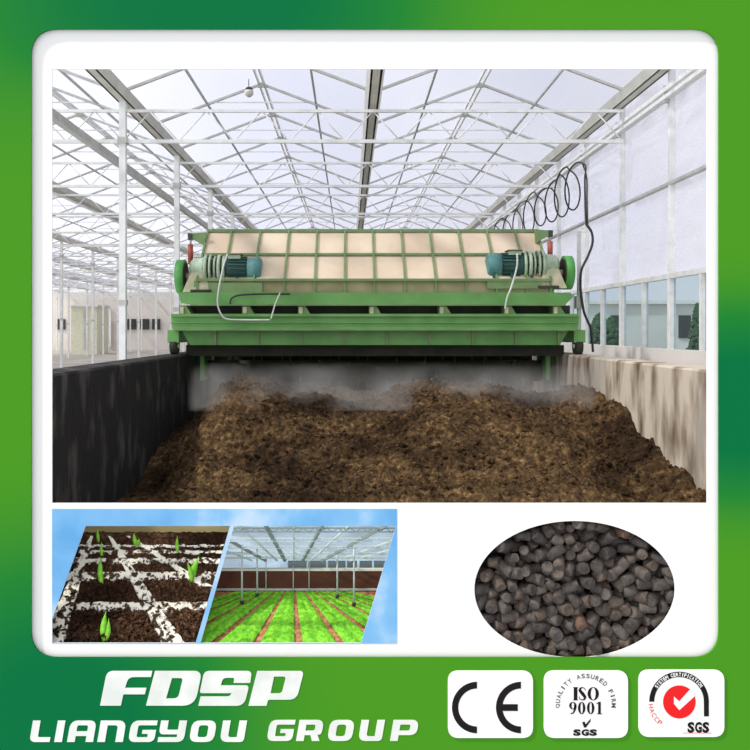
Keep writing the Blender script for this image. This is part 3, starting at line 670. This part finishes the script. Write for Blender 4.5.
MB().box(((196-350)*DM/F,12.86,-.1),((552-350)*DM/F,12.9,1.5)).build('back_plate', M['green_dk'], mc)
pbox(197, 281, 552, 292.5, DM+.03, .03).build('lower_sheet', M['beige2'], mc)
for px in rib_px: pbox(px-1, 281, px+1, 293, DM-.01, .05).build('lower_rib', M['green_dk'], mc)
def beam(x0, x1, y0, y1, d, depth, lip, name='cross_beam', taper=0):
    mb = MB(); pbox(x0, y0+lip, x1, y1-lip, d+.05, depth-.05, mb); pbox(x0, y0, x1, y0+lip, d, depth, mb); pbox(x0, y1-lip, x1, y1, d, depth, mb); return mb.build(name, M['green'], mc)
mb = MB(); mb.plate([[(178,292.5),(571,292.5),(573,297),(566,304),(190,304),(181,303)]], 11.3, .3); mb.build('upper_beam', M['green'], mc)
pbox(190, 304, 566, 305.6, 11.28, .34).build('upper_beam_flange', M['green_dk'], mc)
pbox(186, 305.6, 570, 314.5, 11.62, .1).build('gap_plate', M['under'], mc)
for px in (182, 245, 301, 372, 442, 507, 556):
    mb = MB(); mb.plate([[(px-3,305.4),(px+4,305.4),(px+9,313.8),(px-3,313.8)]], 11.33, .26); mb.build('gusset', M['green_dk'], mc)
    pbox(px-2, 307, px+1.5, 313.5, 11.31, .02).build('guide_pad', M['pedestal'], mc)
mb = MB(); mb.plate([[(171,313.8),(579,313.8),(579,316.5),(171,316.5)]], 11.22, .42); mb.plate([[(171,316.5),(579,316.5),(578,329),(172,329)]], 11.26, .36); mb.plate([[(171,322),(579,322),(579,323),(171,323)]], 11.24, .1)
mb.build('lower_beam', M['green'], mc)
pbox(173, 329, 577, 330.6, 11.24, .4).build('lower_beam_flange', M['green_dk'], mc)
mb = MB(); mb.plate([[(182,330.6),(568,330.6),(560,345),(190,345)]], 11.4, .2); mb.build('apron', M['green'], mc)
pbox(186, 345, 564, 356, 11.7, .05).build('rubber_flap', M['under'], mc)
for px in range(215, 560, 43): pbox(px-1.3, 330.6, px+1.3, 345, 11.37, .05).build('apron_rib', M['green_dk'], mc)
# running wheels on the trough walls
for x in (WL-.16, WR+.16):
    for y in (11.45, 12.7):
        w = MB().tube([(x-.05,y,-.23),(x+.05,y,-.23)], .12, 20).build('running_wheel', M['under'], mc)
        MB().tube([(x-.07,y,-.23),(x+.07,y,-.23)], .035, 10).build('axle', M['steel_dull'], w)
    MB().box((x-.08,11.35,-.18),(x+.08,12.85,.0)).build('end_carriage', M['green'], mc)
# rotor
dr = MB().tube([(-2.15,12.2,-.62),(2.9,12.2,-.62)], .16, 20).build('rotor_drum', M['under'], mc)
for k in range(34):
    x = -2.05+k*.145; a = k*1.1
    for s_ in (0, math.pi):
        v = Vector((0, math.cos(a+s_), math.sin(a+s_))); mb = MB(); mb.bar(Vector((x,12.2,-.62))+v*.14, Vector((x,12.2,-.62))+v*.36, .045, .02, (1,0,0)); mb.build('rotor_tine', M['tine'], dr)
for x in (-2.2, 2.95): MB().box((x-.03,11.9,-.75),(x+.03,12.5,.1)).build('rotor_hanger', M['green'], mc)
MB().box((-2.2,12.95,-1.2),(2.95,13.0,.5)).build('added_rear_screen', M['under'], mc)  # added dark sheet, blocks the bright view under the machine
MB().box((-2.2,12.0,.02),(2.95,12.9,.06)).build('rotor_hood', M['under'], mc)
# drives
def drive(sgn):
    # pixel x of left drive mirrored for the right one
    def mxp(x): return x if sgn < 0 else {'p':0}.get('q', 749.6-x)
    d = 11.35; k = d/F
    X = lambda px: (mxp(px)-350)*k
    Z = lambda py: (330-py+(4 if sgn > 0 else 0))*k
    g = 'left' if sgn < 0 else 'right'
    yc = d+.25
    # pulley
    cx0, cx1 = X(174), X(182); cz = Z(275.5)
    mb = MB(); mb.use(M['pulley_rim']); mb.tube([(cx0,yc,cz),(cx0+(cx1-cx0)*.5,yc,cz),(cx1,yc,cz)], .245, 32)
    pl = mb.build('pulley', M['pulley_rim'], mc)
    s_ = 1 if cx1 > cx0 else -1
    MB().tube([(cx1-.002*s_,yc,cz),(cx1+.012*s_,yc,cz)], .205, 28).build('pulley_face', M['pulley_in'], pl)
    MB().tube([(cx1,yc,cz),(X(188),yc,cz)], .05, 14).build('pulley_hub', M['pedestal'], pl)
    # pedestal
    mb = MB(); xs = sorted((X(185), X(207))); 
    mb.hexa([(xs[0]-.05,d+.05,Z(292)),(xs[1]+.05,d+.05,Z(292)),(xs[1]+.05,d+.45,Z(292)),(xs[0]-.05,d+.45,Z(292)),(xs[0]+.06,d+.1,Z(272)),(xs[1]-.06,d+.1,Z(272)),(xs[1]-.06,d+.4,Z(272)),(xs[0]+.06,d+.4,Z(272))])
    mb.build('bearing_pedestal', M['pedestal'], mc)
    MB().box((min(X(190),X(211)),d+.02,Z(292.3)),(max(X(190),X(211)),d+.07,Z(289.5))).build('pedestal_slot', M['under'], mc)
    # gearbox: stepped flanges along X
    gb = MB().tube([(X(187),yc,Z(268)),(X(190),yc,Z(268)),(X(200),yc,Z(268)),(X(203),yc,Z(268))], [.10,.15,.17,.2], 24).build('gearbox_nose', M['gear'], mc)
    MB().tube([(X(203),yc,Z(268)),(X(222),yc,Z(268))], .13, 20).build('gearbox_core', M['gear_dk'], mc)
    for a, c, r in ((202.5,205.5,.22), (207.5,209.5,.22), (212,214,.19), (216,219,.215), (221,223.5,.2)):
        f = MB().tube([(X(a),yc,Z(268)),(X(c),yc,Z(268))], r, 28).build('gearbox_flange', M['gear'], mc)
        for q in range(10):
            an = q*math.pi/5; p = Vector((0, math.cos(an), math.sin(an)))*(r-.03); MB().tube([Vector((X(a-.8),yc,Z(268)))+p, Vector((X(c+.8),yc,Z(268)))+p], .014, 6).build('bolt', M['gear_dk'], f)
    # motor
    mt = MB().tube([(X(223.5),yc,Z(268.5)),(X(226),yc,Z(268.5)),(X(246),yc,Z(268.5))], [.17,.165,.165], 28).build('motor_body', M['teal_dk'], mc)
    mb = MB()
    for q in range(20):
        an = q*math.pi/10; p = Vector((0, math.cos(an), math.sin(an))); mb.bar(Vector((X(227),yc,Z(268.5)))+p*.175, Vector((X(245),yc,Z(268.5)))+p*.175, .012, .03, p)
    mb.build('cooling_fin', M['teal_dk'], mt)
    MB().tube([(X(246),yc,Z(268.5)),(X(258),yc,Z(268.5)),(X(260),yc,Z(268.5))], [.18,.18,.15], 28).build('fan_cowl', M['teal'], mc)
    a, c = sorted((X(227), X(239))); tb = MB().box((a,yc-.14,Z(258)),(c,yc+.08,Z(252.5))).build('terminal_box', M['gear'], mc)
    MB().box((a-.02,yc-.16,Z(254)),(c+.02,yc+.1,Z(253))).build('terminal_lid', M['gear_dk'], tb)
    # motor stand
    a, c = sorted((X(208), X(262))); MB().box((a,d+.03,Z(292.5)),(c,d+.4,Z(282.5))).build('motor_base', M['green_dk'], mc)
    for q in (216, 236, 254):
        a, c = sorted((X(q-1.5), X(q+1.5))); MB().box((a,d+.1,Z(283)),(c,d+.3,Z(276))).build('motor_foot', M['teal_dk'], mc)
    # ram and its bracket
    x = X(190.5); y = 12.05; kk = y/F; zz = lambda py: (330-py+(3 if sgn > 0 else 0))*kk
    o9 = 9 if sgn > 0 else 0; x = (mxp(190.5+o9)-350)*kk
    MB().tube([(x,y,zz(264)),(x,y,zz(244.5))], .04, 14).build('ram_body', M['ram'], mc)
    MB().tube([(x,y,zz(244.5)),(x,y,zz(236))], .018, 10).build('ram_rod', M['steel_dull'], mc)
    mb = MB(); X2 = lambda px: (mxp(px+o9)-350)*kk
    a = [(X2(188),zz(237)),(X2(188),zz(234)),(X2(206),zz(232.5)),(X2(205),zz(246))]
    f1 = [mb.b.verts.new((p[0],y-.03,p[1])) for p in a]; f2 = [mb.b.verts.new((p[0],y+.03,p[1])) for p in a]
    mb.face(f1); mb.face(f2[::-1])
    for q in range(4): mb.face([f1[q], f1[(q+1)%4], f2[(q+1)%4], f2[q]])
    mb.build('ram_bracket', M['green_dk'], mc)
    MB().box((x-.03,y-.05,zz(240)),(x+.03,y+.05,zz(233.5))).build('ram_clevis', M['dark'], mc)
drive(-1); drive(1)
def smooth(pts, n=8):
    out = []; Pn = [pts[0]]+pts+[pts[-1]]
    for i in range(1, len(Pn)-2):
        for k in range(n):
            t_ = k/n; a, b_, c, d = Pn[i-1], Pn[i], Pn[i+1], Pn[i+2]
            out.append(.5*((2*b_)+(c-a)*t_+(2*a-5*b_+4*c-d)*t_*t_+(3*b_-a-3*c+d)*t_**3))
    out.append(pts[-1]); return out
def cab(pl, d, r, m_): return MB().tube(smooth([P(x, y, d) for x, y in pl]), r, 6).build('motor_cable', m_, mc)
cab([(227.5,254),(223,268),(219,288),(217.5,303),(221,314),(227,319),(245,320),(270,320)], 11.14, .012, M['cable_w'])
cab([(271,319),(275,305),(280,293)], 11.14, .010, M['cable_w'])
cab([(517,253.5),(517,266),(512,285),(507,298),(505,309)], 11.14, .013, M['cable_w'])
cab([(230,304),(232,298),(241,295),(262,294),(290,294)], 11.24, .012, M['cable_b'])

# ------------------------------------------------------------------ lamp, cable festoon, post
dl = 14.6; e = empty('hanging_lamp', P(249, 97, dl), 'small pale glass lamp hanging from the roof near the first ridge', 'lamp')
MB().tube([P(248.6,79,dl), P(249,89,dl)], .008, 6).build('hanging_wire', M['dark'], e)
MB().tube([P(249,87.5,dl), P(249,90,dl)], [.05,.075], 14).build('lamp_cap', M['dark'], e)
MB().tube([P(249,90,dl), P(249,91.5,dl), P(249,94.5,dl), P(249,97,dl)], [.065,.085,.08,.03], 16).build('lamp_shade', M['lamp'], e)
dk = [14.95,15.75,16.5,17.4,18.5,19.7,21.0,22.4,24.0]
pts = []
for k in range(len(dk)-1):
    for q in range(24):
        a = q/24; y = dk[k]+(dk[k+1]-dk[k])*a; th = a*2*math.pi
        zc = 2.72+.03*math.sin(k*2); pts.append(Vector((4.27-.17*math.sin(th), y+.1*math.sin(th), zc+(.42+.05*math.sin(k*1.7))*math.cos(th))))
pre = [P(586,226,14.3), P(585.3,205,14.4), P(584.8,180,14.5), P(585.6,166,14.6)]
e = empty('festoon_cable', P(586,226,14.3), 'black cable hanging in loops from the right wall track rail', 'cable')
MB().tube(smooth(pre+[Vector(pts[0])])+pts[1:], .016, 7).build('cable_coil', M['cable_b'], e)
MB().tube(smooth([P(587.5,224,14.3), P(587,200,14.4), P(586.6,178,14.5), P(583,165,14.7), P(581,163,14.9)]), .014, 7).build('cable_tail', M['cable_b'], e)
for k, y in enumerate(dk): MB().box((4.24,y-.02,3.10),(4.30,y+.02,3.24)).build('cable_hanger', M['steel_dull'], e) if False else None
e = empty('cable_post', P(579, 345, 11.9), 'slim grey post with a short top arm beside the machine', 'post')
dp = 11.9
MB().bar(P(579,356,dp), P(579,231,dp), .05).build('post_shaft', M['steel_dull'], e)
MB().bar(P(578,231.5,dp), P(587.5,230.5,dp), .04).build('top_arm', M['steel'], e)
MB().bar(P(584,226,dp), P(588,231,dp), .07).build('arm_clamp', M['steel'], e)
pbox(576.5, 296, 581.5, 308, dp-.06, .12).build('junction_box', M['steel_dull'], e)
o = MB().tube(smooth([P(586,224,dp-.05), P(591.5,232,dp-.06), P(592.5,243,dp-.06), P(588,256,dp-.06), P(581.5,270,dp-.08), P(580.5,285,dp-.08), P(581.5,297,dp-.1), P(584,312,dp-.1), P(588,322,dp-.1), P(591,330,dp-.1), P(593,352,dp-.1)]), .018, 8).build('power_cable', M['cable_b'])
tag(o, 'black power cable curving down the slim post at the right of the machine', 'cable')

# ------------------------------------------------------------------ camera, light
cam = bpy.data.cameras.new('camera'); co = bpy.data.objects.new('camera', cam); C.objects.link(co)
cam.sensor_width = 36; cam.lens = 36*F/750; co.rotation_euler = (math.pi/2, 0, 0); cam.shift_x = 25/750; cam.shift_y = -45/750; cam.clip_end = 500
sc.camera = co
sun = bpy.data.lights.new('sun', 'SUN'); sun.energy = 3.2; sun.angle = math.radians(4); sun.color = (1, .95, .86)
so = bpy.data.objects.new('sun', sun); C.objects.link(so); so.rotation_euler = Vector((.64, .25, -.73)).to_track_quat('-Z', 'Y').to_euler()
w = bpy.data.worlds.new('world'); sc.world = w; t = NT(w)
out = t.n('ShaderNodeOutputWorld'); bg = t.n('ShaderNodeBackground'); t.l(bg.outputs[0], out.inputs[0])
tc = t.n('ShaderNodeTexCoord'); nz = t.n('ShaderNodeTexNoise'); nz.inputs['Scale'].default_value = 3.0; nz.inputs['Detail'].default_value = 5; t.l(tc.outputs['Generated'], nz.inputs['Vector'])
col = t.ramp(nz.outputs['Fac'], [(.38,(234,236,245)), (.6,(250,250,252))])
sp = t.n('ShaderNodeSeparateXYZ'); t.l(tc.outputs['Generated'], sp.inputs[0])
mr = t.n('ShaderNodeMapRange'); mr.inputs[1].default_value = .35; mr.inputs[2].default_value = -.35; mr.inputs[3].default_value = .98; mr.inputs[4].default_value = 1.45; t.l(sp.outputs[0], mr.inputs[0])
t.l(col, bg.inputs[0]); t.l(mr.outputs[0], bg.inputs[1])
sc.view_settings.view_transform = 'Standard'; sc.view_settings.look = 'None'; sc.view_settings.gamma = 1; sc.view_settings.exposure = 0; sc.view_settings.use_curve_mapping = False
sc.cycles.transparent_max_bounces = 32; sc.cycles.max_bounces = 8; sc.cycles.volume_bounces = 1
